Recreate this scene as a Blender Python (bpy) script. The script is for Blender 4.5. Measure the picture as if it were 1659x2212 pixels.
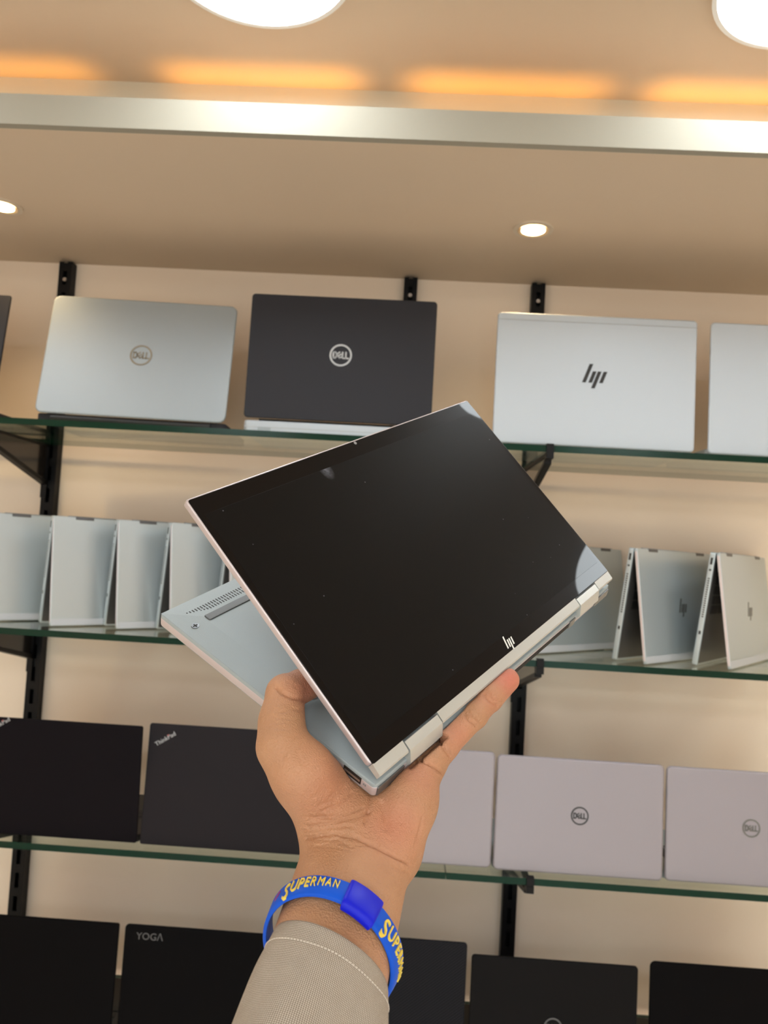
import bpy, bmesh, math, random
import numpy as np
from mathutils import Matrix, Vector

for _o in list(bpy.data.objects):
    bpy.data.objects.remove(_o)
SC = bpy.context.scene
COL = SC.collection
PI = math.pi

# ------------------------------------------------------------------ camera
FPX, CXP, CYP = 1661.0, 829.5, 1106.0        # focal length in pixels of the 1659 x 2212 frame
CAMZ = 1.75
yaw, pitch, roll = math.radians(-1.9006), math.radians(2.9544), math.radians(3.2643)
_f = np.array([math.sin(yaw)*math.cos(pitch), math.cos(yaw)*math.cos(pitch), math.sin(pitch)])
_r0 = np.array([math.cos(yaw), -math.sin(yaw), 0.0])
_u0 = np.cross(_r0, _f)
_r = math.cos(roll)*_r0 + math.sin(roll)*_u0
_u = -math.sin(roll)*_r0 + math.cos(roll)*_u0
CAMROT = np.c_[_r, -_u, _f]                  # columns: right, down, forward
CAMPOS = np.array([0.0, 0.0, CAMZ])
cam = bpy.data.cameras.new('camera')
camo = bpy.data.objects.new('camera', cam)
COL.objects.link(camo)
camo.matrix_world = Matrix([[_r[i], _u[i], -_f[i], CAMPOS[i]] for i in range(3)] + [[0, 0, 0, 1]])
cam.sensor_fit = 'VERTICAL'
cam.sensor_height = 24.0
cam.lens = FPX/2212*24.0
cam.clip_start = 0.01
cam.dof.use_dof = True
cam.dof.focus_distance = 0.50
cam.dof.aperture_fstop = 9.0
SC.camera = camo

# ------------------------------------------------------------------ light and exposure
SC.view_settings.view_transform = 'Standard'
SC.view_settings.look = 'None'
SC.view_settings.gamma = 1.0
SC.view_settings.use_curve_mapping = False
SC.view_settings.exposure = 0.0
PANEL_L = 22.0                                # radiance of the round ceiling panels
PANEL_C = (0.90, 0.97, 1.0)
FILL_PANEL_L = 12.0                               # square fill panels added behind the camera
SPOT_L = 40.0
SPOT_W = 2.2
COVE_W = 0.060
WARM = (1.0, 0.46, 0.06)
FILL_W = 56.0                                 # fill light from a window added behind the camera
FILL_C = (0.93, 0.97, 1.0)
SPOT_C = (1.0, 0.72, 0.38)
W = bpy.data.worlds.new('world'); SC.world = W
W.use_nodes = True
W.node_tree.nodes['Background'].inputs[0].default_value = (0.9, 0.85, 0.8, 1)
W.node_tree.nodes['Background'].inputs[1].default_value = 0.0
SC.cycles.max_bounces = 10
SC.cycles.diffuse_bounces = 5
SC.cycles.glossy_bounces = 5
SC.cycles.transparent_max_bounces = 16
SC.cycles.caustics_reflective = False
SC.cycles.caustics_refractive = False
SC.cycles.sample_clamp_indirect = 6.0
SC.cycles.use_denoising = True

# ------------------------------------------------------------------ materials
def srgb(r, g, b):
    f = lambda c: (c/255/12.92 if c/255 <= 0.04045 else ((c/255+0.055)/1.055)**2.4)
    return (f(r), f(g), f(b))
def mat(name, c, rough=0.5, metal=0.0, spec=0.5, coat=0.0, bump=0.0, bscale=400.0, mottle=0.0, mscale=6.0, sss=0.0):
    m = bpy.data.materials.new(name); m.use_nodes = True
    nt = m.node_tree; b = nt.nodes['Principled BSDF']
    b.inputs['Base Color'].default_value = (*c, 1)
    b.inputs['Roughness'].default_value = rough
    b.inputs['Metallic'].default_value = metal
    b.inputs['Specular IOR Level'].default_value = spec
    b.inputs['Coat Weight'].default_value = coat
    b.inputs['Coat Roughness'].default_value = 0.02
    tc = nt.nodes.new('ShaderNodeTexCoord')
    if bump:
        n = nt.nodes.new('ShaderNodeTexNoise'); n.inputs['Scale'].default_value = bscale
        n.inputs['Detail'].default_value = 3
        bp = nt.nodes.new('ShaderNodeBump'); bp.inputs['Strength'].default_value = bump
        bp.inputs['Distance'].default_value = 0.0006
        nt.links.new(tc.outputs['Object'], n.inputs['Vector'])
        nt.links.new(n.outputs['Fac'], bp.inputs['Height'])
        nt.links.new(bp.outputs['Normal'], b.inputs['Normal'])
    if mottle:
        n2 = nt.nodes.new('ShaderNodeTexNoise'); n2.inputs['Scale'].default_value = mscale
        n2.inputs['Detail'].default_value = 4
        mx = nt.nodes.new('ShaderNodeMix'); mx.data_type = 'RGBA'
        mx.inputs[6].default_value = (*[v*(1-mottle) for v in c], 1)
        mx.inputs[7].default_value = (*[min(1, v*(1+mottle)) for v in c], 1)
        nt.links.new(tc.outputs['Object'], n2.inputs['Vector'])
        nt.links.new(n2.outputs['Fac'], mx.inputs[0])
        nt.links.new(mx.outputs[2], b.inputs['Base Color'])
    return m
def emis(name, c, s):
    m = bpy.data.materials.new(name); m.use_nodes = True
    nt = m.node_tree; nt.nodes.clear()
    e = nt.nodes.new('ShaderNodeEmission'); o = nt.nodes.new('ShaderNodeOutputMaterial')
    e.inputs[0].default_value = (*c, 1); e.inputs[1].default_value = s
    nt.links.new(e.outputs[0], o.inputs[0])
    return m
def glass_mat(name, tint, tintside=None):
    m = bpy.data.materials.new(name); m.use_nodes = True
    nt = m.node_tree; nt.nodes.clear()
    t = nt.nodes.new('ShaderNodeBsdfTransparent'); t.inputs[0].default_value = (*tint, 1)
    g = nt.nodes.new('ShaderNodeBsdfGlossy'); g.inputs['Roughness'].default_value = 0.02
    g.inputs['Color'].default_value = (0.95, 1, 0.97, 1)
    # mirror share of a clear pane by viewing angle (Schlick), the same from both sides
    ge = nt.nodes.new('ShaderNodeNewGeometry')
    dt = nt.nodes.new('ShaderNodeVectorMath'); dt.operation = 'DOT_PRODUCT'
    ab = nt.nodes.new('ShaderNodeMath'); ab.operation = 'ABSOLUTE'
    om = nt.nodes.new('ShaderNodeMath'); om.operation = 'SUBTRACT'; om.inputs[0].default_value = 1.0; om.use_clamp = True
    pw = nt.nodes.new('ShaderNodeMath'); pw.operation = 'POWER'; pw.inputs[1].default_value = 5.0
    fr = nt.nodes.new('ShaderNodeMath'); fr.operation = 'MULTIPLY_ADD'; fr.inputs[1].default_value = 0.965; fr.inputs[2].default_value = 0.035
    nt.links.new(ge.outputs['Incoming'], dt.inputs[0]); nt.links.new(ge.outputs['Normal'], dt.inputs[1])
    nt.links.new(dt.outputs['Value'], ab.inputs[0]); nt.links.new(ab.outputs[0], om.inputs[1])
    nt.links.new(om.outputs[0], pw.inputs[0]); nt.links.new(pw.outputs[0], fr.inputs[0])
    mx = nt.nodes.new('ShaderNodeMixShader'); o = nt.nodes.new('ShaderNodeOutputMaterial')
    nt.links.new(fr.outputs[0], mx.inputs[0]); nt.links.new(t.outputs[0], mx.inputs[1])
    nt.links.new(g.outputs[0], mx.inputs[2]); nt.links.new(mx.outputs[0], o.inputs[0])
    return m
M = {}
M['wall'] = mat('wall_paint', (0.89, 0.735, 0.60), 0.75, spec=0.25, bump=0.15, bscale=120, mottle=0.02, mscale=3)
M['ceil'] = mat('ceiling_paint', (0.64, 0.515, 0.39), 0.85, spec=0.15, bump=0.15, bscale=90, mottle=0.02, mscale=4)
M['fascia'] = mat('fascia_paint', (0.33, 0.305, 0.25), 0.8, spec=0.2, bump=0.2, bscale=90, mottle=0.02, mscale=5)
M['cove'] = mat('cove_paint', (0.66, 0.60, 0.48), 0.8, spec=0.2, bump=0.2, bscale=90)
M['floor'] = mat('floor_tile', (0.80, 0.77, 0.73), 0.35, mottle=0.1, mscale=5)
M['black_metal'] = mat('black_powder_coat', (0.006, 0.0055, 0.0062), 0.45, spec=0.16, bump=0.2, bscale=900)
M['web'] = mat('gloss_black_steel', (0.020, 0.017, 0.015), 0.14, spec=0.5)
M['screw'] = mat('screw_zinc', (0.55, 0.5, 0.48), 0.35, metal=0.9)
M['glass'] = glass_mat('clear_glass', (0.95, 0.985, 0.955))
M['glass_edge'] = mat('green_glass_edge', (0.0008, 0.022, 0.0115), 0.15, spec=0.18, mottle=0.35, mscale=6)
M['panel'] = emis('panel_diffuser', PANEL_C, PANEL_L)
M['square'] = emis('fill_diffuser', PANEL_C, FILL_PANEL_L)
M['white'] = mat('white_plastic', (0.8, 0.8, 0.78), 0.4)
M['spot'] = emis('spot_lens', SPOT_C, SPOT_L)
M['spot_ring'] = mat('spot_reflector', (0.75, 0.62, 0.45), 0.3, metal=0.6)
M['spot_trim'] = mat('spot_trim', (0.62, 0.53, 0.42), 0.5)
M['tube'] = emis('warm_tube', WARM, 2.0)
M['silver'] = mat('silver_lid', (0.315, 0.355, 0.385), 0.46, metal=0.25, bump=0.05, bscale=2500, mottle=0.03, mscale=9)
M['silver_bright'] = mat('bright_silver_lid', (0.45, 0.495, 0.545), 0.46, metal=0.25, bump=0.05, bscale=2500)
M['silver_warm'] = mat('warm_silver_lid', (0.300, 0.275, 0.305), 0.48, metal=0.25, bump=0.05, bscale=2500, mottle=0.02, mscale=7)
M['tent'] = mat('tent_silver', (0.47, 0.53, 0.56), 0.30, metal=0.45, bump=0.03, bscale=2500)
M['tent_edge'] = mat('tent_edge_silver', (0.66, 0.60, 0.62), 0.32, metal=0.5)
M['hinge_grey'] = mat('hinge_grey', (0.12, 0.12, 0.125), 0.4, metal=0.5)
M['deck'] = mat('shaded_silver_deck', (0.085, 0.08, 0.078), 0.4, metal=0.3)  # silver deck coloured dark: shade inside the tents put into its colour
M['band_strip'] = mat('antenna_strip', (0.52, 0.54, 0.58), 0.4)
M['black_lid'] = mat('matte_black_lid', (0.0035, 0.003, 0.0035), 0.5, spec=0.10, bump=0.1, bscale=1800)
M['grey_lid'] = mat('charcoal_lid', (0.024, 0.0245, 0.031), 0.5, spec=0.2, bump=0.1, bscale=1800)
M['dark_lid'] = mat('black_soft_lid', (0.0015, 0.0012, 0.0016), 0.5, spec=0.06, bump=0.1, bscale=1800)
M['think_lid'] = mat('soft_black_lid', (0.0042, 0.0030, 0.0048), 0.55, spec=0.08, bump=0.1, bscale=1800)
M['think_grey'] = mat('soft_dark_lid', (0.0105, 0.0085, 0.0115), 0.5, spec=0.15, bump=0.1, bscale=1800)
M['plastic'] = mat('black_plastic', (0.012, 0.012, 0.013), 0.4)
M['keys'] = mat('key_black', (0.014, 0.014, 0.015), 0.5)
M['screen'] = mat('dark_screen', (0.006, 0.006, 0.007), 0.15, coat=0.5)
M['chrome'] = mat('bright_logo', (0.55, 0.60, 0.66), 0.18, metal=0.35)
M['silver_logo'] = mat('silver_logo', (0.50, 0.54, 0.56), 0.10, metal=0.9)
M['logo_grey'] = mat('grey_logo', (0.36, 0.37, 0.39), 0.3, metal=0.5)
M['logo_light'] = mat('light_logo', (0.42, 0.43, 0.45), 0.35, metal=0.3)
M['logo_dark'] = mat('dark_mirror_logo', (0.045, 0.045, 0.047), 0.25, metal=0.5)
M['logo_black'] = mat('black_logo', (0.02, 0.02, 0.02), 0.2, metal=0.3)
M['logo_dim'] = mat('dim_logo', (0.10, 0.10, 0.105), 0.35, metal=0.5)
M['logo_faint'] = mat('faint_logo', (0.16, 0.165, 0.16), 0.3, metal=0.6)
M['red'] = mat('red_dot', (0.35, 0.02, 0.02), 0.4)

# striped lid of one laptop on the lowest shelf
def stripe_mat():
    m = mat('ribbed_black_lid', (0.009, 0.009, 0.012), 0.5, spec=0.12)
    nt = m.node_tree; b = nt.nodes['Principled BSDF']
    tc = nt.nodes['Texture Coordinate']
    mp = nt.nodes.new('ShaderNodeMapping'); mp.inputs['Rotation'].default_value = (0, 0, math.radians(-38))
    wv = nt.nodes.new('ShaderNodeTexWave'); wv.bands_direction = 'Y'; wv.inputs['Scale'].default_value = 75
    mx = nt.nodes.new('ShaderNodeMix'); mx.data_type = 'RGBA'
    mx.inputs[6].default_value = (0.002, 0.002, 0.003, 1); mx.inputs[7].default_value = (0.010, 0.010, 0.0145, 1)
    bp = nt.nodes.new('ShaderNodeBump'); bp.inputs['Strength'].default_value = 0.5; bp.inputs['Distance'].default_value = 0.0006
    nt.links.new(tc.outputs['Object'], mp.inputs[0]); nt.links.new(mp.outputs[0], wv.inputs[0])
    nt.links.new(wv.outputs['Fac'], mx.inputs[0]); nt.links.new(mx.outputs[2], b.inputs['Base Color'])
    nt.links.new(wv.outputs['Fac'], bp.inputs['Height']); nt.links.new(bp.outputs[0], b.inputs['Normal'])
    return m
M['ribbed'] = stripe_mat()

# ------------------------------------------------------------------ mesh helpers
class MB:
    """collects shapes and links them as ONE mesh object"""
    def __init__(s):
        s.v, s.f, s.m = [], [], []
    def add(s, vs, fs, mi=0, X=None):
        o = len(s.v)
        for p in vs:
            p = Vector(p)
            s.v.append(tuple(X @ p) if X is not None else tuple(p))
        for f in fs:
            s.f.append(tuple(i+o for i in f)); s.m.append(mi)
        return s
    def box(s, lo, hi, mi=0, X=None):
        x0, y0, z0 = lo; x1, y1, z1 = hi
        v = [(x0,y0,z0),(x1,y0,z0),(x1,y1,z0),(x0,y1,z0),(x0,y0,z1),(x1,y0,z1),(x1,y1,z1),(x0,y1,z1)]
        return s.add(v, [(0,3,2,1),(4,5,6,7),(0,1,5,4),(1,2,6,5),(2,3,7,6),(3,0,4,7)], mi, X)
    def loft(s, rings, mi=0, X=None, cap=True, closed=True):
        n = len(rings[0]); vs = [p for r in rings for p in r]; fs = []
        for k in range(len(rings)-1):
            for i in range(n if closed else n-1):
                j = (i+1) % n
                fs.append((k*n+i, k*n+j, (k+1)*n+j, (k+1)*n+i))
        if cap:
            fs.append(tuple(range(n-1, -1, -1)))
            b = (len(rings)-1)*n
            fs.append(tuple(range(b, b+n)))
        return s.add(vs, fs, mi, X)
    def slab(s, w, h, t, r=0.008, bev=0.001, mi=0, X=None, x0=0.0, y0=0.0, nc=5, nb=3):
        """rounded plate: x0..x0+w, y0..y0+h, z 0..t, corner radius r, rounded rim bev"""
        def out(i, z):
            rr = max(r-i, 0.0002); pts = []
            for cx, cy, a0 in ((x0+w-r, y0+h-r, 0), (x0+r, y0+h-r, 90), (x0+r, y0+r, 180), (x0+w-r, y0+r, 270)):
                for k in range(nc+1):
                    a = math.radians(a0+90*k/nc)
                    pts.append((cx+rr*math.cos(a), cy+rr*math.sin(a), z))
            return pts
        bev = min(bev, t*0.499)
        prof = []
        for k in range(nb+1):
            a = PI/2*k/nb
            prof.append((bev*(1-math.sin(a)), bev*(1-math.cos(a))))
        rings = [out(i, z) for i, z in prof] + [out(i, t-z) for i, z in reversed(prof)]
        return s.loft(rings, mi, X)
    def cyl(s, a, b, r0, r1=None, n=20, mi=0, X=None, cap=True):
        a, b = Vector(a), Vector(b); r1 = r0 if r1 is None else r1
        d = (b-a).normalized(); q = Vector((0, 0, 1)) if abs(d.z) < 0.9 else Vector((1, 0, 0))
        e = d.cross(q).normalized(); g = d.cross(e)
        R = lambda c, r: [tuple(c+e*(r*math.cos(2*PI*k/n))-g*(r*math.sin(2*PI*k/n))) for k in range(n)]
        return s.loft([R(a, r0), R(b, r1)], mi, X, cap)
    def ring(s, c, r0, r1, t, n=36, mi=0, X=None):
        """flat ring in XY, z c.z .. c.z+t"""
        rings = []
        for r, z in ((r0, 0), (r1, 0), (r1, t), (r0, t), (r0, 0)):
            rings.append([(c[0]+r*math.cos(2*PI*k/n), c[1]+r*math.sin(2*PI*k/n), c[2]+z) for k in range(n)])
        return s.loft(rings, mi, X, cap=False)
    def prism(s, poly, z0, z1, mi=0, X=None):
        return s.loft([[(x, y, z0) for x, y in poly], [(x, y, z1) for x, y in poly]], mi, X)
    def stroke(s, pts, wd, z0, z1, mi=0, X=None):
        for (ax, ay), (bx, by) in zip(pts, pts[1:]):
            dx, dy = bx-ax, by-ay; l = math.hypot(dx, dy) or 1; dx, dy = dx/l*wd/2, dy/l*wd/2
            s.prism([(ax-dx+dy, ay-dy-dx), (bx+dx+dy, by+dy-dx), (bx+dx-dy, by+dy+dx), (ax-dx-dy, ay-dy+dx)], z0, z1, mi, X)
        return s
    def build(s, name, mats, parent=None, smooth=35.0, loc=None):
        me = bpy.data.meshes.new(name)
        v = s.v
        if loc is not None:
            v = [(p[0]-loc[0], p[1]-loc[1], p[2]-loc[2]) for p in v]
        me.from_pydata(v, [], s.f)
        for m_ in (mats if isinstance(mats, (list, tuple)) else [mats]):
            me.materials.append(m_)
        bm = bmesh.new(); bm.from_mesh(me)
        for f, mi in zip(bm.faces, s.m): f.material_index = mi
        bmesh.ops.recalc_face_normals(bm, faces=bm.faces)
        bm.to_mesh(me); bm.free()
        if smooth:
            me.polygons.foreach_set('use_smooth', [True]*len(me.polygons))
            me.set_sharp_from_angle(angle=math.radians(smooth))
            for p_ in me.polygons:                 # broad flat caps stay flat
                if p_.loop_total > 8: p_.use_smooth = False
        o = bpy.data.objects.new(name, me); COL.objects.link(o)
        if parent is not None: o.parent = parent
        if loc is not None: o.location = loc
        return o
def tag(o, label=None, cat=None, group=None, kind=None):
    if label: o['label'] = label
    if cat: o['category'] = cat
    if group: o['group'] = group
    if kind: o['kind'] = kind
    return o
def empty(name, loc, rz=0.0, mw=None):
    o = bpy.data.objects.new(name, None); COL.objects.link(o); o.empty_display_size = 0.02
    if mw is not None: o.matrix_world = mw
    else:
        o.location = loc; o.rotation_euler = (0, 0, rz)
    return o
def copy_tree(o, parent=None):
    c = o.copy(); COL.objects.link(c)
    if parent is not None: c.parent = parent
    for ch in list(o.children): copy_tree(ch, c)
    return c
def text_shape(txt, size, depth):
    """letters of Blender's built-in font as vertices and faces"""
    cu = bpy.data.curves.new('letters', 'FONT'); cu.body = txt; cu.size = size
    cu.extrude = depth/2; cu.resolution_u = 3
    ob = bpy.data.objects.new('letters', cu); COL.objects.link(ob)
    dg = bpy.context.evaluated_depsgraph_get(); dg.update()
    me = bpy.data.meshes.new_from_object(ob.evaluated_get(dg))
    vs = [tuple(v.co) for v in me.vertices]; fs = [tuple(p.vertices) for p in me.polygons]
    bpy.data.objects.remove(ob); bpy.data.meshes.remove(me); bpy.data.curves.remove(cu)
    return vs, fs
T = Matrix.Translation
def RX(a): return Matrix.Rotation(a, 4, 'X')
def RY(a): return Matrix.Rotation(a, 4, 'Y')
def RZ(a): return Matrix.Rotation(a, 4, 'Z')

# ------------------------------------------------------------------ the room
CEIL = CAMZ+0.783
WALLY = 1.73
SOF = CAMZ+0.6254          # underside of the soffit
FASY = 1.134               # front of the soffit
FAST = CAMZ+0.6736         # top of its fascia
COVEY = 1.27               # wall behind the light cove
XL, XR, YB = -2.0, 2.2, -3.2
def struct(name, mb, m):
    return tag(mb.build(name, m, smooth=0), kind='structure')
struct('floor', MB().box((XL-.1, YB-.1, -.1), (XR+.1, WALLY+.1, 0)), M['floor'])
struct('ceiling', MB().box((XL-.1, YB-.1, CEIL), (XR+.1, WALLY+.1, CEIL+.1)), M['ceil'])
struct('wall_back', MB().box((XL, WALLY, 0), (XR, WALLY+.1, CEIL)), M['wall'])
struct('wall_left', MB().box((XL-.1, YB, 0), (XL, WALLY, CEIL)), M['wall'])
struct('wall_right', MB().box((XR, YB, 0), (XR+.1, WALLY, CEIL)), M['wall'])
WX0, WX1, WZ0, WZ1 = -1.7, 1.9, 0.25, 2.25
struct('wall_front', MB().box((XL, YB-.1, 0), (XR, YB, WZ0)).box((XL, YB-.1, WZ1), (XR, YB, CEIL))
       .box((XL, YB-.1, WZ0), (WX0, YB, WZ1)).box((WX1, YB-.1, WZ0), (XR, YB, WZ1)), M['wall'])
added_win = struct('added_window', MB().box((WX0, YB-.07, WZ0), (WX1, YB-.06, WZ1)), M['glass'])  # unseen window, added to let fill light into the room
mbw = MB()
for x in (WX0, WX0+1.18, WX0+2.38, WX1-.04): mbw.box((x, YB-.09, WZ0), (x+.04, YB-.03, WZ1))
for z in (WZ0, WZ1-.04): mbw.box((WX0, YB-.09, z), (WX1, YB-.03, z+.04))
mbw.build('added_window_frame', M['black_metal'], added_win, smooth=0)
dl = bpy.data.lights.new('fill_light', 'AREA'); dl.shape = 'RECTANGLE'; dl.size = 3.5; dl.size_y = 1.95  # added fill lamp outside the opening, brightens shelves and wall from the front
dl.energy = FILL_W; dl.color = FILL_C
dlo = bpy.data.objects.new('fill_light', dl); COL.objects.link(dlo)
dlo.location = ((WX0+WX1)/2, YB-.16, (WZ0+WZ1)/2); dlo.rotation_euler = (PI/2, 0, 0)
# soffit over the shelves: board, fascia and the ledge of the light cove
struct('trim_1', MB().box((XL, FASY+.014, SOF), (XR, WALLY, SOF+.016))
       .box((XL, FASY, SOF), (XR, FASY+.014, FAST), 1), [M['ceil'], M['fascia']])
struct('trim_2', MB().box((XL, COVEY, SOF+.016), (XR, COVEY+.02, CEIL)), M['cove'])

# ------------------------------------------------------------------ lamps
PANELS = [(-0.245, 0.972, 'round white ceiling light above the fascia, left of the two in view'),
          (0.500, 0.980, 'round white ceiling light in the top right corner of the view'),
          (1.180, 0.950, None), (-0.985, 0.965, None),
          ]
PLAIN = {2: 'round white ceiling light along the fascia, mirrored in the screen corner',
         3: 'round white ceiling light at the far left end along the fascia'}
def make_panel(first):
    r = 0.128
    t = empty('ceiling_light', (0, 0, CEIL))
    MB().ring((0, 0, -.012), r-.001, r+.006, .012, 64).build('rim', M['white'], t)
    rings = [[(rr*math.cos(2*PI*k/64), rr*math.sin(2*PI*k/64), z) for k in range(64)] for rr, z in ((r, -.002), (r, -.010), (r-.004, -.0125))]
    MB().loft(rings).build('diffuser', M['panel'], t)
    return t
_p0 = None
for i, (x, y, lab) in enumerate(PANELS):
    if _p0 is None: _p0 = p = make_panel(True)
    else: p = copy_tree(_p0)
    p.location = (x, y, CEIL)
    lab = lab or PLAIN.get(i) or 'round white ceiling light behind the camera, on the %s' % ('left' if x < 0 else 'right')
    tag(p, lab, 'ceiling light', 'round ceiling lights')

def make_spot():
    t = empty('recessed_downlight', (0, 0, SOF))
    MB().ring((0, 0, -.003), .0275, .0375, .003, 40).build('trim_ring', M['spot_trim'], t)
    n = 40
    R = lambda r, z: [(r*math.cos(2*PI*k/n), r*math.sin(2*PI*k/n), z) for k in range(n)]
    MB().loft([R(.0290, -.0035), R(.0225, -.0015), R(.0215, -.0028), R(.0285, -.0048)], cap=False).build('reflector', M['spot_ring'], t)
    MB().loft([R(.0222, -.0012), R(.0222, -.0030), R(.0200, -.0042)]).build('lens', M['spot'], t)
    return t
_s0 = None
for x, y, lab in ((0.2045, 1.434, 'small recessed warm downlight in the soffit above the pale laptop with four slanted bars'),
                  (-0.8190, 1.430, 'small recessed warm downlight in the soffit at the left edge of the view'),
                  (1.225, 1.436, 'small recessed warm downlight in the soffit beyond the right edge of the view')):
    if _s0 is None: _s0 = s = make_spot()
    else: s = copy_tree(_s0)
    s.location = (x, y, SOF)
    tag(s, lab, 'downlight', 'downlights in the soffit')
    l = bpy.data.lights.new('downlight_beam', 'SPOT'); l.energy = SPOT_W; l.color = SPOT_C
    l.spot_size = math.radians(125); l.spot_blend = 0.8; l.shadow_soft_size = 0.02
    lo = bpy.data.objects.new('downlight_beam', l); COL.objects.link(lo); lo.parent = s; lo.location = (0, 0, -.02)

def make_square():  # unseen panels, added as fill for the walls behind the lower shelves
    t = empty('added_fill_panel', (0, 0, CEIL))
    mb = MB()
    for lo_, hi_ in (((-.31, -.31), (.31, -.29)), ((-.31, .29), (.31, .31)), ((-.31, -.29), (-.29, .29)), ((.29, -.29), (.31, .29))):
        mb.box((*lo_, -.014), (*hi_, -.0005))
    mb.build('rim', M['white'], t, smooth=0)
    MB().box((-.291, -.291, -.010), (.291, .291, -.002)).build('diffuser', M['square'], t, smooth=0)
    return t
_q0 = None
for i, (x, y) in enumerate(((-1.1, -1.2), (0.1, -1.2), (1.3, -1.2), (-1.1, -2.3), (0.1, -2.3), (1.3, -2.3))):
    if _q0 is None: _q0 = q = make_square()
    else: q = copy_tree(_q0)
    q.location = (x, y, CEIL)
    tag(q, 'added square fill panel behind the camera, %s row, %s' % ('nearer' if y > -2 else 'rear', ['left', 'middle', 'right'][i % 3]),
        'ceiling light', 'added square fill panels')

_c0 = None
for k, (x, w_) in enumerate(((-0.735, 0), (-0.287, 0), (0.125, 0), (0.520, 0), (0.925, 0))):
    if _c0 is None:
        _c0 = c = empty('cove_tube_light', (0, 0, 0))
        MB().box((-.165, -.012, 0), (.165, .012, .010)).build('batten', M['white'], c)
        MB().cyl((-.155, 0, .014), (.155, 0, .014), .004, n=12).build('tube', M['tube'], c)
    else: c = copy_tree(_c0)
    c.location = (x, COVEY-.024, SOF+.016)
    tag(c, 'warm tube light lying behind the fascia, %s segment of the cove from the left' % ['first', 'second', 'third', 'fourth', 'fifth'][k],
        'cove light', 'warm tube lights in the cove')
    l = bpy.data.lights.new('cove_glow', 'AREA'); l.shape = 'RECTANGLE'; l.size = .31; l.size_y = .008
    l.energy = COVE_W; l.color = WARM; l.spread = math.radians(54)
    lo = bpy.data.objects.new('cove_glow', l); COL.objects.link(lo); lo.parent = c
    lo.location = (0, 0, .020); lo.rotation_euler = (PI, 0, 0)

# ------------------------------------------------------------------ shelves on slotted uprights
SHELF = [CAMZ+0.210, CAMZ-0.1785, CAMZ-0.5615, CAMZ-0.949]
SF, GT = 1.40, 0.012
UPX = [-0.8170, -0.0256, 0.2617]
UPNAME = ['left', 'middle', 'right']
ORD = ['top', 'second', 'third', 'lowest']
def make_upright():
    t = empty('slotted_upright', (0, 0, 0))
    wd, dp = .0150, .022
    z0, z1 = 0.45, SOF-.004
    mb = MB()
    mb.box((-wd, -.004, z0), (wd, 0, z1))
    for sx in (-1, 1):
        mb.box((min(sx*wd, sx*(wd-.003)), -dp, z0), (max(sx*wd, sx*(wd-.003)), -.004, z1))
        mb.box((min(sx*wd, sx*(wd-.0105)), -dp-.002, z0), (max(sx*wd, sx*(wd-.0105)), -dp, z1))
    # rungs between the slots
    z = z0
    while z < z1-.02:
        mb.box((-.0050, -dp-.002, z), (.0050, -dp, z+.018)); z += .05
    mb.build('channel', M['black_metal'], t)
    sm = []
    for z in (1.13, 1.255, 1.565, 1.63, 2.20, 2.33):
        MB().cyl((0, -dp-.0035, z), (0, -dp-.0012, z), .0042, .005, 12).build('screw_head', M['screw'], t)
    return t
_u0_ = None
for x, nm in zip(UPX, UPNAME):
    if _u0_ is None: _u0_ = u = make_upright()
    else: u = copy_tree(_u0_)
    u.location = (x, WALLY, 0)
    tag(u, 'black slotted upright, %s' % {'left': 'left one behind the plain silver laptops and tents',
        'middle': 'middle one ending above the black laptop with round logo', 'right': 'right one beside the hand and pale laptops'}[nm],
        'shelf upright', 'slotted wall uprights')
def make_bracket():
    """bracket under a shelf, origin on the wall at the underside of the glass"""
    t = empty('shelf_bracket', (0, 0, 0))
    yb, yf = -.026, SF-WALLY+.004
    web = [(yb, -.004), (yb, -.088), (yf+.012, -.016), (yf+.004, -.004)]
    X = Matrix(((0, 0, 1, 0), (1, 0, 0, 0), (0, 1, 0, 0), (0, 0, 0, 1)))       # poly (y, z) extruded along x
    MB().prism(web, -.0015, .0015, 0, X).build('web_plate', M['web'], t)
    mb = MB()
    mb.prism([(yb, -.082), (yb, -.092), (yf+.010, -.020), (yf+.010, -.012)], -.0065, .0065, 0, X)
    mb.prism([(yb, -.0005), (yb, -.0045), (yf+.006, -.0045), (yf+.006, -.0005)], -.0055, .0055, 0, X)
    mb.prism([(yb+.0015, -.0005), (yb-.004, -.0005), (yb-.004, -.120), (yb+.0015, -.120)], -.0065, .0065, 0, X)
    mb.build('flange', M['black_metal'], t)
    mb = MB()
    mb.box((-.0065, yf-.010, -.012), (.0065, yf+.012, -.0005))
    mb.box((-.0065, yf-.0085, -.012), (.0065, yf-.0045, GT+.003))
    mb.box((-.0065, yf-.0085, GT+.0006), (.0065, yf+.002, GT+.003))
    mb.build('front_clip', M['black_metal'], t)
    return t
_b0 = None
for i, zs in enumerate(SHELF):
    for x, nm in zip(UPX, UPNAME):
        if _b0 is None: _b0 = b = make_bracket()
        else: b = copy_tree(_b0)
        b.location = (x-(.008 if nm == 'left' else .013), WALLY, zs-GT)
        tag(b, 'black triangular bracket under the %s glass shelf, on the %s upright' % (ORD[i], nm), 'shelf bracket', 'brackets under the glass shelves')
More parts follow.
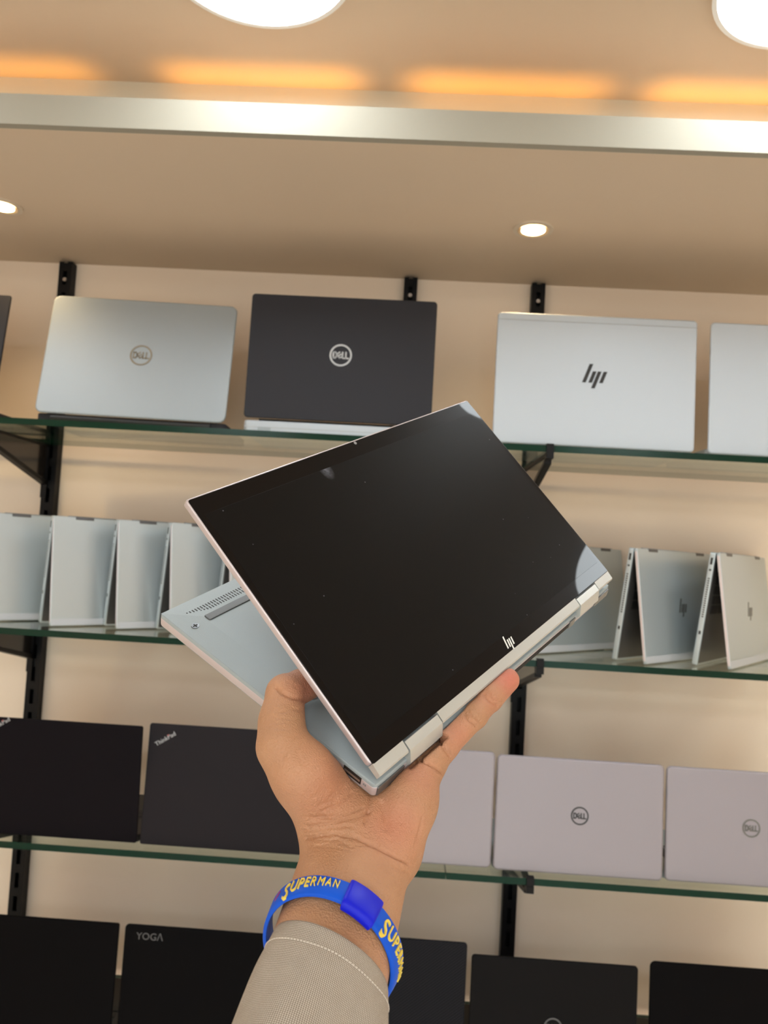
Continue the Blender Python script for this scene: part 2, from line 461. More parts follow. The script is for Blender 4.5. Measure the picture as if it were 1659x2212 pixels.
for i, zs in enumerate(SHELF):
    for x0, x1, nm in ((-1.62, 0.0997, 'left'), (0.1003, 1.72, 'right')):
        mb = MB(); y0, y1 = SF, WALLY-.027
        mb.box((x0, y0, zs-GT), (x1, y1, zs))
        mb.m[-6:] = [0, 0, 1, 1, 1, 1]
        g = mb.build('glass_shelf', [M['glass'], M['glass_edge']], smooth=0)
        tag(g, '%s glass shelf, %s pane with green edge, carrying the %s' % (ORD[i], nm,
            [{'left': 'silver and black laptops', 'right': 'pale laptop with slanted bars'},
             {'left': 'row of silver tent-folded laptops', 'right': 'grey tent-folded laptops'},
             {'left': 'pair of black laptops', 'right': 'warm silver laptops with round logos'},
             {'left': 'black laptops by the cuff', 'right': 'two black laptops at lower right'}][i][nm]),
            'glass shelf', 'glass shelves')

# ------------------------------------------------------------------ marks on the lids
def ring_logo(c, r, t, bold=0.16):
    """ring with four slanted-e letters, lying in XY at c"""
    mb = MB()
    X = T(Vector(c))
    mb.ring((0, 0, 0), r*(1-bold), r, t, 40, 0, X)
    s = r*0.52; wd = s*0.26
    def at(px, pts): return [(px+x*s, (y-.5)*s) for x, y in pts]
    mb.stroke(at(-r*.66, [(0, 0), (0, 1), (.34, 1), (.56, .72), (.56, .28), (.34, 0), (0, 0)]), wd, 0, t, 0, X)
    # slanted E
    E_ = [[(-.3, -.42), (-.3, .42)], [(-.3, .42), (.3, .42)], [(-.3, 0), (.25, 0)], [(-.3, -.42), (.3, -.42)]]
    ca, sa = math.cos(math.radians(38)), math.sin(math.radians(38))
    for e in E_:
        mb.stroke([(-r*.10+(x*ca-y*sa)*s, (x*sa+y*ca)*s) for x, y in e], wd*.9, 0, t, 0, X)
    mb.stroke(at(r*.16, [(0, 1), (0, 0), (.40, 0)]), wd, 0, t, 0, X)
    mb.stroke(at(r*.46, [(0, 1), (0, 0), (.40, 0)]), wd, 0, t, 0, X)
    return mb
def bars_logo(c, h, t, k=0.36, wd=0.075):
    """four slanted bars: tall, short, deep, short"""
    mb = MB(); X = T(Vector(c)); w = h*wd
    for x0, y0, y1 in ((-.42, -.27, .5), (-.17, -.27, .20), (.03, -.5, .20), (.26, -.27, .20)):
        ax, bx = (x0+k*y0)*h, (x0+k*y1)*h
        mb.prism([(ax-w, y0*h), (ax+w, y0*h), (bx+w, y1*h), (bx-w, y1*h)], 0, t, 0, X)
    for x0, y in ((-.17, .20), (.03, .20)):
        pass
    return mb

# ------------------------------------------------------------------ laptops standing open, lids towards the room
def laptop(name, label, Wd, Hl, X0, Y0, zb, lid, base, lean=2.0, rz=0.0, hz=0.010, depth=None, bt=0.016, r=0.010,
           rim=0.0016, lt=0.006, hinge='plastic', group=None, logo=None, split=None, extra=None, shelf=None, by=.006, seam=False):
    """origin at the left end of the hinge line on the shelf; X along the hinge, Y into the shelf, Z up"""
    depth = depth or 0.225
    zs = shelf
    t = empty('open_laptop', (X0, Y0, zs), rz)
    tag(t, label, 'laptop', group)
    MB().slab(Wd, depth, bt-.0022, .010, .002, 0, T((0, by, .0022))).build('base', M[base], t)
    if seam:
        MB().box((.0015, by-.0004, .0128), (Wd-.0015, by+.001, .0140)).build('base_seam', M['logo_grey'], t)
        for sx in (.028, Wd-.053):
            MB().slab(.025, .0105, .0010, .001, .0003, 0, T((sx, by+.0006, .0030)) @ RX(PI/2)).build('hinge_cover', M['silver'], t)
    k = MB()
    for rrow in range(5):
        for cc in range(14):
            x = Wd*.08+cc*(Wd*.84/14); y = .040+rrow*.019
            k.box((x, y, bt-.0002), (x+Wd*.84/14-.003, y+.016, bt+.0012))
    k.build('keyboard', M['keys'], t)
    MB().slab(Wd*.32, .062, .0006, .003, .0002, 0, T((Wd*.34, .148, bt))).build('touchpad', M[base], t)
    for fx in (Wd*.10, Wd*.78):
        MB().slab(Wd*.12, .010, .0024, .004, .0005, 0, T((fx, .012, 0))).build('rubber_foot', M['plastic'], t)
    MB().cyl((Wd*.08, .004, hz+.001), (Wd*.92, .004, hz+.001), .0052, n=16).build('hinge', M[hinge], t)
    # lid frame: local XY plate, XY -> X, up ; z -> towards viewer
    a = math.radians(lean)
    L = T((0, .0, zb)) @ RX(PI/2-a) if False else T((0, 0, zb)) @ RX(PI/2 - a)
    # lid leans back: its top is further into the shelf by sin(lean)
    ldd = empty_part = None
    mb = MB().slab(Wd, Hl, lt, r, rim, 0, None, nc=6)
    lo = mb.build('lid', M[lid], t)
    lo.matrix_local = L @ T((0, 0, 0))
    MB().slab(Wd-.008, Hl-.012, .0006, .004, .0002, 0, T((.004, .008, -.0007))).build('screen', M['screen'], lo)
    if split:
        MB().box((.0004, Hl-split, lt-.0002), (Wd-.0004, Hl-split+.0011, lt+.0004)).build('seam_strip', M['logo_grey'], lo)
    if logo:
        kind, cx, cy, sz, mm = logo
        if kind == 'ring': lb = ring_logo((cx, cy, lt), sz, .0006)
        elif kind == 'bars': lb = bars_logo((cx, cy, lt), sz, .0006)
        else:
            lb = MB(); vs, fs = text_shape(kind, sz, .0006)
            lb.add(vs, fs, 0, T((cx, cy, lt+.0003)) @ RZ(math.radians(extra or 0)))
        lb.build('logo', M[mm], lo, smooth=30)
        if kind == 'ThinkPad':
            MB().cyl((cx+.0205, cy+.0215, lt), (cx+.0205, cy+.0215, lt+.0010), .0013, n=12).build('red_dot', M['red'], lo)
    return t
G1, G3, G4 = 'open laptops on the top shelf', 'open laptops on the third shelf', 'open laptops on the lowest shelf'
s1, s3, s4 = SHELF[0], SHELF[2], SHELF[3]
laptop('a', 'silver laptop with a chrome round logo and black hinge strip, on the top shelf', .359, .246, -.7165, 1.420, .0145, 'silver', 'grey_lid',
       lean=12.0, rz=math.radians(3.0), logo=('ring', .1845, .128, .0215, 'silver_logo'), group=G1, shelf=s1, hz=.008, r=.014, rim=.0028)
laptop('b', 'black laptop with a bright round logo, standing over a silver base on the top shelf', .357, .2415, -.3255, 1.449, .031, 'grey_lid', 'silver_bright',
       lean=1.5, logo=('ring', .1780, .128, .0215, 'chrome'), group=G1, shelf=s1, hz=.0245, bt=.026, r=.007, by=-.0035, seam=True)
laptop('c', 'pale silver laptop with four dark slanted bars on its lid, on the top shelf', .370, .248, .1450, 1.424, .0035, 'silver_bright', 'silver',
       lean=1.5, logo=('bars', .188, .133, .046, 'logo_dark'), split=.0150, group=G1, shelf=s1, r=.008, rim=.003, bt=.014, hz=.008)
laptop('d', 'pale silver laptop cut off by the right edge of the view, on the top shelf', .360, .247, .5395, 1.424, .003, 'silver_bright', 'silver',
       lean=1.5, group=G1, shelf=s1, r=.008, rim=.003, bt=.014, hz=.008)
laptop('e', 'dark laptop cut off by the left edge of the view, on the top shelf', .340, .232, -1.1440, 1.435, .020, 'grey_lid', 'grey_lid',
       lean=8.0, group=G1, shelf=s1, r=.004, bt=.016, hz=.012, rz=0)
laptop('f', 'black laptop at the left edge, tilted corner mark cut off, third shelf', .300, .213, -.7640, 1.424, .0060, 'think_lid', 'plastic',
       lean=-3.0, logo=('ThinkPad', .0200, .186, .0112, 'logo_light'), extra=33, group=G3, shelf=s3, r=.004)
laptop('g', 'dark laptop with a small grey tilted mark in its corner, third shelf', .296, .216, -.4580, 1.424, .0045, 'think_grey', 'plastic',
       lean=3.0, logo=('ThinkPad', .0155, .175, .0112, 'logo_light'), extra=33, group=G3, shelf=s3, r=.004)
laptop('h', 'warm silver laptop standing right behind the hand, third shelf', .3005, .204, -.1200, 1.424, .0055, 'silver_warm', 'silver',
       lean=2.0, group=G3, shelf=s3, r=.009, rim=.0042, lt=.0078)
laptop('i', 'warm silver laptop with a round logo, second from the right on the third shelf', .3015, .202, .1845, 1.424, .0035, 'silver_warm', 'silver',
       lean=3.0, logo=('ring', .1515, .1035, .0160, 'logo_dark'), group=G3, shelf=s3, r=.009, rim=.0042, lt=.0078)
laptop('j', 'warm silver laptop with a worn round logo at the right edge, third shelf', .3015, .200, .4910, 1.428, .0035, 'silver_warm', 'silver',
       lean=3.0, logo=('ring', .1515, .1010, .0160, 'logo_faint'), group=G3, shelf=s3, r=.009, rim=.0042, lt=.0078)
laptop('k', 'plain black laptop at the lower left corner, lowest shelf', .330, .236, -.8200, 1.432, .004, 'dark_lid', 'plastic',
       lean=2.0, group=G4, shelf=s4, r=.004)
laptop('l', 'black laptop with thin grey capital letters, left of the sleeve, lowest shelf', .310, .236, -.4790, 1.432, .005, 'dark_lid', 'plastic',
       lean=2.0, logo=('YOG\u039b', .0225, .2110, .0175, 'logo_dim'), group=G4, shelf=s4, r=.008, rim=.003)
laptop('m', 'black laptop with a finely ribbed lid right of the sleeve, lowest shelf', .305, .247, -.1570, 1.432, .004, 'ribbed', 'plastic',
       lean=2.0, group=G4, shelf=s4, r=.006)
laptop('n', 'black laptop with a faint round logo at the bottom of the view, lowest shelf', .2985, .227, .1570, 1.434, .004, 'black_lid', 'plastic',
       lean=2.0, logo=('ring', .1500, .1130, .0165, 'logo_dim'), group=G4, shelf=s4, r=.006)
laptop('o', 'plain black laptop with rounded corners at the lower right corner, lowest shelf', .330, .238, .4770, 1.434, .004, 'dark_lid', 'plastic',
       lean=2.0, group=G4, shelf=s4, r=.010)

# ------------------------------------------------------------------ laptops folded into tents on the second shelf
def tent_builder(bars=True):
    """origin below the near end of the hinge; X along the hinge, Y back, Z up"""
    Wd, Hl, h = .3189, .2149, .027
    t = empty('tent_folded_laptop', (0, 0, 0))
    hg = math.sqrt(Hl*Hl-h*h)
    for side, nm in ((-1, 'lid'), (1, 'base')):
        th = .006 if side < 0 else .010
        up = Vector((0, -side*h, hg)).normalized()      # foot -> apex
        nx = Vector((1, 0, 0)); no = Vector((0, side*hg, h)).normalized()   # outward
        o0 = Vector((0, side*h, 0))
        if side > 0: o0 = o0 - no*0.0
        R_ = Matrix(((nx.x, up.x, no.x, o0.x), (nx.y, up.y, no.y, o0.y), (nx.z, up.z, no.z, o0.z), (0, 0, 0, 1)))
        if side > 0:   # mirrored frame would flip handedness; build with the X axis reversed
            R_ = Matrix(((-1, up.x, no.x, Wd), (0, up.y, no.y, o0.y), (0, up.z, no.z, o0.z), (0, 0, 0, 1)))
        b = MB().slab(Wd, Hl-.003, th, .0035, .0012).build(nm, M['tent'], t)
        b.matrix_local = R_
        if side < 0:
            MB().slab(Wd-.003, .012, .0006, .002, .0002, 0, T((.0015, .0015, th-.0003))).build('antenna_strip', M['band_strip'], b)
            MB().slab(Wd-.006, Hl-.014, .0006, .003, .0002, 0, T((.003, .005, -.0005))).build('screen', M['screen'], b)
            if bars: bars_logo((Wd*.52, Hl*.47, th), .036, .0005).build('logo', M['logo_faint'], b)
            for cx in (.060, Wd-.060):
                MB().slab(.036, .0060, .0030, .001, .0004, 0, T((cx-.018, Hl-.0085, th-.0025))).build('hinge', M['hinge_grey'], b)
            MB().box((-.0003, .006, .0008), (.0006, Hl-.009, th-.0008)).build('edge_trim', M['tent_edge'], b)
        else:
            mb = MB()   # vents and ports on the near edge (x = Wd in this flipped frame)
            for k in range(18):
                mb.box((Wd-.0004, Hl*.42+k*.0042, .0030), (Wd+.0003, Hl*.42+k*.0042+.0022, th-.0035))
            mb.build('vent', M['plastic'], b)
            for v0, v1 in ((.94, .88), (.84, .825), (.30, .27)):
                MB().box((Wd-.0004, Hl*v1, .0030), (Wd+.0003, Hl*v0, th-.0030)).build('port', M['plastic'], b)
            mb = MB()
            for rrow in range(5):
                for cc in range(13):
                    mb.box((.022+cc*.0212, Hl*.45+rrow*.0185, -.0011), (.022+cc*.0212+.0185, Hl*.45+rrow*.0185+.0158, .0002))
            mb.build('keyboard', M['keys'], b)
            MB().slab(Wd-.006, Hl-.012, .0006, .003, .0002, 0, T((.003, .004, -.0005))).build('shaded_deck', M['deck'], b)  # dark plate over the silver base, stands for the shade in the fold
    MB().cyl((.03, 0, hg-.0045), (Wd-.03, 0, hg-.0045), .0040, n=14).build('hinge_barrel', M['logo_grey'], t)
    return t
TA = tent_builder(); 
_tents = [(-.8280, 1.490, 47, 'silver tent-folded laptop at the left edge of the second shelf'),
          (-.6900, 1.470, 47, 'silver tent-folded laptop in front of the left upright, second from the left edge'),
          (-.5690, 1.487, 47, 'silver tent-folded laptop third of the tent row from the left edge'),
          (-.4640, 1.485, 47, 'silver tent-folded laptop, fourth from the left edge, just left of the held laptop'),
          (-.3500, 1.492, 47, 'silver tent-folded laptop mostly hidden behind the held laptop, fifth from the left edge'),
          (.2280, 1.498, 48, 'grey tent-folded laptop partly behind the right end of the held laptop'),
          (.4190, 1.440, 45, 'grey tent-folded laptop showing its dark inside, second from the right edge'),
          (.5680, 1.437, 38, 'silver tent-folded laptop with a bright edge, nearest the right edge, second shelf')]
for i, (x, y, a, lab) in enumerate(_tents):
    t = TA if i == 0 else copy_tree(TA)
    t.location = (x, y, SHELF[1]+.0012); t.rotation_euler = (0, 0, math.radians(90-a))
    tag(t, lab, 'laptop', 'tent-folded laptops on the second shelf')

# ------------------------------------------------------------------ the laptop held up in tent fold
RL = Matrix(((0.5973, -0.6442, 0.4777), (0.7092, 0.1462, -0.6896), (0.3744, 0.7508, 0.5442)))
RLq = RL.to_quaternion().normalized()
OL = Vector((-0.0111, 0.4322, 1.6292))
LW, LH = .3037, .1939
M['held'] = mat('held_silver', (0.335, 0.385, 0.405), 0.52, metal=0.12, spec=0.4, bump=0.2, bscale=2600, mottle=0.02, mscale=40)
M['held_edge'] = mat('held_silver_edge', (0.56, 0.50, 0.52), 0.34, metal=0.4)
M['held_bar'] = mat('held_silver_bar', (0.56, 0.575, 0.555), 0.33, metal=0.4, bump=0.06, bscale=2600)
M['worn'] = mat('worn_polished_cap', (0.17, 0.18, 0.19), 0.28, metal=0.7, mottle=0.5, mscale=180)
M['bezel'] = mat('black_bezel_glass', (0.0055, 0.0045, 0.0045), 0.30, spec=0.03, coat=0.26)
M['foot'] = mat('grey_rubber', (0.085, 0.088, 0.09), 0.45, mottle=0.25, mscale=90)
M['slot'] = mat('dark_slot', (0.02, 0.02, 0.02), 0.6)
M['port'] = mat('port_dark', (0.015, 0.013, 0.012), 0.4)
def display_mat():
    m = mat('switched_off_display', (0.0085, 0.0085, 0.009), 0.40, spec=0.04, coat=0.26)
    nt = m.node_tree; b = nt.nodes['Principled BSDF']
    tc = nt.nodes['Texture Coordinate']
    # faint finger smear near the camera bezel and specks of dust
    sub = nt.nodes.new('ShaderNodeVectorMath'); sub.operation = 'SUBTRACT'; sub.inputs[1].default_value = (.1105, .1795, 0)
    scl = nt.nodes.new('ShaderNodeVectorMath'); scl.operation = 'MULTIPLY'; scl.inputs[1].default_value = (170, 105, 0)
    ln = nt.nodes.new('ShaderNodeVectorMath'); ln.operation = 'LENGTH'
    mr = nt.nodes.new('ShaderNodeMapRange'); mr.inputs[1].default_value = 1.0; mr.inputs[2].default_value = 0.1
    ns = nt.nodes.new('ShaderNodeTexNoise'); ns.inputs['Scale'].default_value = 420; ns.inputs['Detail'].default_value = 5
    mu = nt.nodes.new('ShaderNodeMath'); mu.operation = 'MULTIPLY'
    nt.links.new(tc.outputs['Object'], sub.inputs[0]); nt.links.new(sub.outputs[0], scl.inputs[0])
    nt.links.new(scl.outputs[0], ln.inputs[0]); nt.links.new(ln.outputs['Value'], mr.inputs[0])
    nt.links.new(tc.outputs['Object'], ns.inputs['Vector'])
    nt.links.new(mr.outputs[0], mu.inputs[0]); nt.links.new(ns.outputs['Fac'], mu.inputs[1])
    vo = nt.nodes.new('ShaderNodeTexVoronoi'); vo.inputs['Scale'].default_value = 62
    lt_ = nt.nodes.new('ShaderNodeMath'); lt_.operation = 'LESS_THAN'; lt_.inputs[1].default_value = 0.030
    m2 = nt.nodes.new('ShaderNodeMath'); m2.operation = 'MULTIPLY'; m2.inputs[1].default_value = 0.5
    ad = nt.nodes.new('ShaderNodeMath'); ad.operation = 'ADD'
    nt.links.new(tc.outputs['Object'], vo.inputs['Vector']); nt.links.new(vo.outputs['Distance'], lt_.inputs[0])
    nt.links.new(lt_.outputs[0], m2.inputs[0])
    nt.links.new(mu.outputs[0], ad.inputs[0]); nt.links.new(m2.outputs[0], ad.inputs[1])
    mx = nt.nodes.new('ShaderNodeMix'); mx.data_type = 'RGBA'
    mx.inputs[6].default_value = (0.004, 0.004, 0.0045, 1); mx.inputs[7].default_value = (0.20, 0.21, 0.25, 1)
    nt.links.new(ad.outputs[0], mx.inputs[0]); nt.links.new(mx.outputs[2], b.inputs['Base Color'])
    return m
M['display'] = display_mat()
held = empty('held_laptop', (0, 0, 0), mw=Matrix.Translation(OL) @ RLq.to_matrix().to_4x4())
tag(held, 'silver laptop folded like a tent, held up in the hand, dark screen facing out', 'laptop')
# lid: back plate with the glass let into it
mb = MB()
mb.slab(LW, LH-.0035, .0050, .0024, .0010, 0, T((0, .0035, -.0054)))
lid = mb.build('lid', M['held_edge'], held)
MB().slab(LW-.0022, LH-.0042, .0012, .0016, .0004, 0, T((.0011, .0030, -.0012))).build('bezel_glass', M['bezel'], lid)
MB().slab(.2925, .1660, .0003, .001, .0001, 0, T((.0056, .0140, -.0001))).build('display', M['display'], lid)
MB().cyl((.1521, .1909, -.0002), (.1521, .1909, .0002), .0013, n=16).build('webcam', M['logo_grey'], lid)
bars_logo((.1527, .0084, 0), .0112, .00025, k=.33, wd=.055).build('logo', M['white'], lid)
# bottom bar of the lid in three pieces with the two hinges in the gaps
mb = MB()
def chin(x0, x1):
    pr = [(.0034, -.0004), (-.0036, -.0012), (-.0046, -.0022), (-.0046, -.0054), (.0034, -.0054)]
    return [[(x, y, z) for y, z in pr] for x in (x0, x1)]
for x0, x1 in ((.0012, .0275), (.0615, .2435), (.2775, LW-.0012)):
    mb.loft(chin(x0, x1))
mb.build('lid_bar', M['held_bar'], lid, smooth=20)
# fold of the base
PHI = math.radians(28.4)
dv = Vector((0, math.cos(PHI), -math.sin(PHI))); nv = Vector((0, math.sin(PHI), math.cos(PHI)))
BO = Vector((0, -.0070, -.0080))
BX = Matrix(((1, 0, 0, BO.x), (0, dv.y, nv.y, BO.y), (0, dv.z, nv.z, BO.z), (0, 0, 0, 1)))     # (u, v, w) -> laptop frame
BT = .0105
BL = .1985
mb = MB().slab(LW, BL, BT-.0008, .003, .0010, 0, T((0, 0, -BT)))
base = mb.build('base', M['held'], held)
base.matrix_local = BX
MB().slab(LW+.0003, BL+.0003, BT-.0035, .003, .0010, 0, T((-.00015, -.00015, -BT+.0006))).build('side_band', M['held_edge'], base)
# bottom cover: flat plate with sloping borders
mb = MB()
def rect(x0, x1, y0, y1, z): return [(x0, y0, z), (x1, y0, z), (x1, y1, z), (x0, y1, z)]
mb.loft([rect(.0008, LW-.0008, .0008, BL-.0008, -.0010), rect(.0008, LW-.0008, .0008, BL-.0008, -.0006), rect(.0195, LW-.0195, .012, .1765, .0007)])
mb.build('bottom_cover', M['held'], base, smooth=0)
MB().slab(.19, .0064, .0014, .0012, .0005, 0, T((.0203, .1698, .0000))).build('rubber_foot', M['foot'], base)
MB().slab(.0085, .0085, .0012, .0035, .0004, 0, T((.0200, .0690, .0001))).build('rubber_pad', M['held_edge'], base)
mb = MB()
for k in range(48):
    u = .0135+k*.0023
    zf = lambda v: .0007-.0013*(v-.1765)/(BL-.0008-.1765)
    low = max(.1800, .1868-.0009*(k+1))
    for b0, t0 in ((max(low, .1838), .1870), (low, .1830)):
        if t0-b0 < .0006: continue
        mb.loft([[(u, b0, zf(b0)+d_), (u+.0009, b0, zf(b0)+d_), (u+.0009, t0, zf(t0)+d_), (u, t0, zf(t0)+d_)] for d_ in (-.0003, .00010)])
mb.build('speaker_grille', M['slot'], base)
mb = MB(); mb.cyl((.0099, .1721, -.0006), (.0099, .1721, .0004), .0030, .0027, 20)
mb.build('screw', M['worn'], base)
mb = MB(); mb.box((.0082, .1717, .0003), (.0116, .1725, .0006)); mb.box((.0095, .1704, .0003), (.0103, .1738, .0006))
mb.build('screw_slot', M['slot'], base)
# ports on the left side
def xbox(v0, v1, w0, w1, d=.0003): return ((-d, v0, w0), (.0006, v1, w1))
MB().box(*xbox(.0100, .0235, -.0080, -.0030)).build('charging_port', M['port'], base)
MB().box((-.00045, .0108, -.0064), (.0006, .0228, -.0050)).build('port_tongue', M['screw'], base)
MB().cyl((.0006, .0345, -.0054), (-.0004, .0345, -.0054), .0026, n=18).build('audio_jack', M['port'], base)
MB().ring((0, 0, 0), .0024, .0031, .0005, 20, 0, Matrix(((0, 0, -1, 0), (0, 1, 0, .0345), (1, 0, 0, -.0054), (0, 0, 0, 1)))).build('jack_ring', M['screw'], base)
vs, fs = text_shape('ss', .0034, .0002)
MB().add(vs, fs, 0, Matrix(((0, 0, -1, -.0003), (-1, 0, 0, .0085), (0, 1, 0, -.0064), (0, 0, 0, 1)))).build('port_mark', M['logo_grey'], base)
# rear edge: vent and polished caps
mb = MB()
mb.box((.072, -.0005, -.0086), (.2335, .0020, -.0046)); mb.build('rear_vent', M['port'], base)
mb = MB()
for k in range(80):
    mb.box((.0725+k*.002, -.0007, -.0084), (.0725+k*.002+.0006, .001, -.0048))
mb.build('vent_fin', M['plastic'], base)
for x0, x1 in ((.0020, .0262), (.0625, .0720), (.2330, .2425), (.2785, LW-.0020)):
    MB().slab(x1-x0, BT-.0036, .0012, .0008, .0003, 0, Matrix(((1, 0, 0, x0), (0, 0, -1, .0003), (0, 1, 0, -BT+.0004), (0, 0, 0, 1)))).build('rear_cap', M['worn'], base)
# the two hinges
for x0 in (.0285, .2445):
    mb = MB()
    pr = [(.0016, -.0006), (-.0040, -.0010), (-.0050, -.0018), (-.0104, -.0082), (-.0104, -.0140), (-.0060, -.0165), (.0016, -.0100)]
    mb.loft([[(x, y, z) for y, z in pr] for x in (x0, x0+.032)])
    mb.build('hinge', M['held_bar'], held, smooth=25)

# ------------------------------------------------------------------ the arm and hand
def P(px, py, Z):
    """point on the sight line of a photo pixel at depth Z (camera frame: right, down, forward)"""
    return np.array([(px-CXP)/FPX*Z, (py-CYP)/FPX*Z, Z])
C_T = CAMROT.T
RLn = np.array(RLq.to_matrix()); OLn = np.array(OL)
def B(u, v, w):
    """point of the held base (u, v, w) in the camera frame"""
    p = BX @ Vector((u, v, w))
    return C_T @ (RLn @ np.array(p) + OLn - CAMPOS)
WRI = np.array([-.0143, .1896, .435])
AX = np.array([.2009, -.4620, .8638]); PALM = np.array([.1802, -.8493, -.4962]); LAT = np.array([.9629, .2553, -.0874])
prims = []   # (a, b, ra, rb, k)
def cap(a, b, ra, rb, k=.006): prims.append((np.array(a, float), np.array(b, float), ra/1000, rb/1000, k))
# forearm: three strands side by side, from inside the sleeve to the heel of the hand
E0 = WRI - AX*.100
E1 = WRI + AX*.004
for off, rr0, rr1 in ((-.013, 17.0, 15.5), (0, 18.5, 16.5), (.014, 17.0, 15.5)):
    cap(E0+LAT*off, E1+LAT*(off*1.08), rr0, rr1, .012)
# heel, thenar, hypothenar, palm
cap(P(722, 1805, .441), P(655, 1672, .434), 17.0, 16.5, .012)
cap(P(655, 1672, .434), P(611, 1612, .437), 16.5, 14.2, .010)
cap(P(848, 1838, .440), P(880, 1730, .452), 16.5, 16.5, .012)
cap(P(880, 1730, .452), P(912, 1655, .466), 16.0, 11.5, .010)
cap(P(775, 1815, .447), P(800, 1735, .460), 16.0, 13.0, .014)
cap(P(745, 1760, .445), P(720, 1690, .452), 16.0, 13.0, .014)
# across the back of the base to the hidden knuckles
K = {'index': B(.020, .050, -.0255), 'middle': B(.043, .045, -.0260), 'ring': B(.064, .034, -.0245)}
cap(P(735, 1720, .458), K['index'], 12.0, 11.0, .012)
cap(P(800, 1735, .462), K['middle'], 12.5, 11.5, .012)
cap(P(850, 1720, .463), K['ring'], 12.5, 11.0, .012)
cap(P(830, 1700, .468), P(915, 1650, .470), 12.0, 10.5, .010)
# thumb
TI = P(617, 1499, .4585)
cap(P(611, 1612, .437), P(608, 1560, .447), 13.4, 12.2, .006)
cap(P(608, 1560, .447), TI, 12.2, 12.0, .006)
cap(TI, P(650, 1482, .4685), 11.0, 9.6, .0022)
cap(P(650, 1482, .4685), P(688, 1473, .477), 9.6, 8.0, .004)
# little finger along the hinge
cap(P(903, 1660, .470), P(957, 1612, .474), 11.5, 8.9, .007)
cap(P(957, 1612, .474), P(1024, 1546, .493), 8.9, 8.2, .004)
cap(P(1024, 1546, .493), P(1057, 1508, .507), 8.3, 8.3, .003)
cap(P(1057, 1508, .507), P(1096, 1469, .521), 8.9, 8.2, .003)
# fingers hidden behind the base
for nm, pts in (('index', [(.026, .088, -.0225), (.033, .115, -.0205), (.038, .136, -.0190)]),
                ('middle', [(.053, .092, -.0225), (.060, .122, -.0205), (.065, .146, -.0190)]),
                ('ring', [(.076, .078, -.0220), (.085, .106, -.0200), (.091, .128, -.0185)])):
    q = K[nm]; rr = 10.0
    for p in pts:
        q2 = B(*p); cap(q, q2, rr, rr-1.2, .004); q = q2; rr -= 1.2

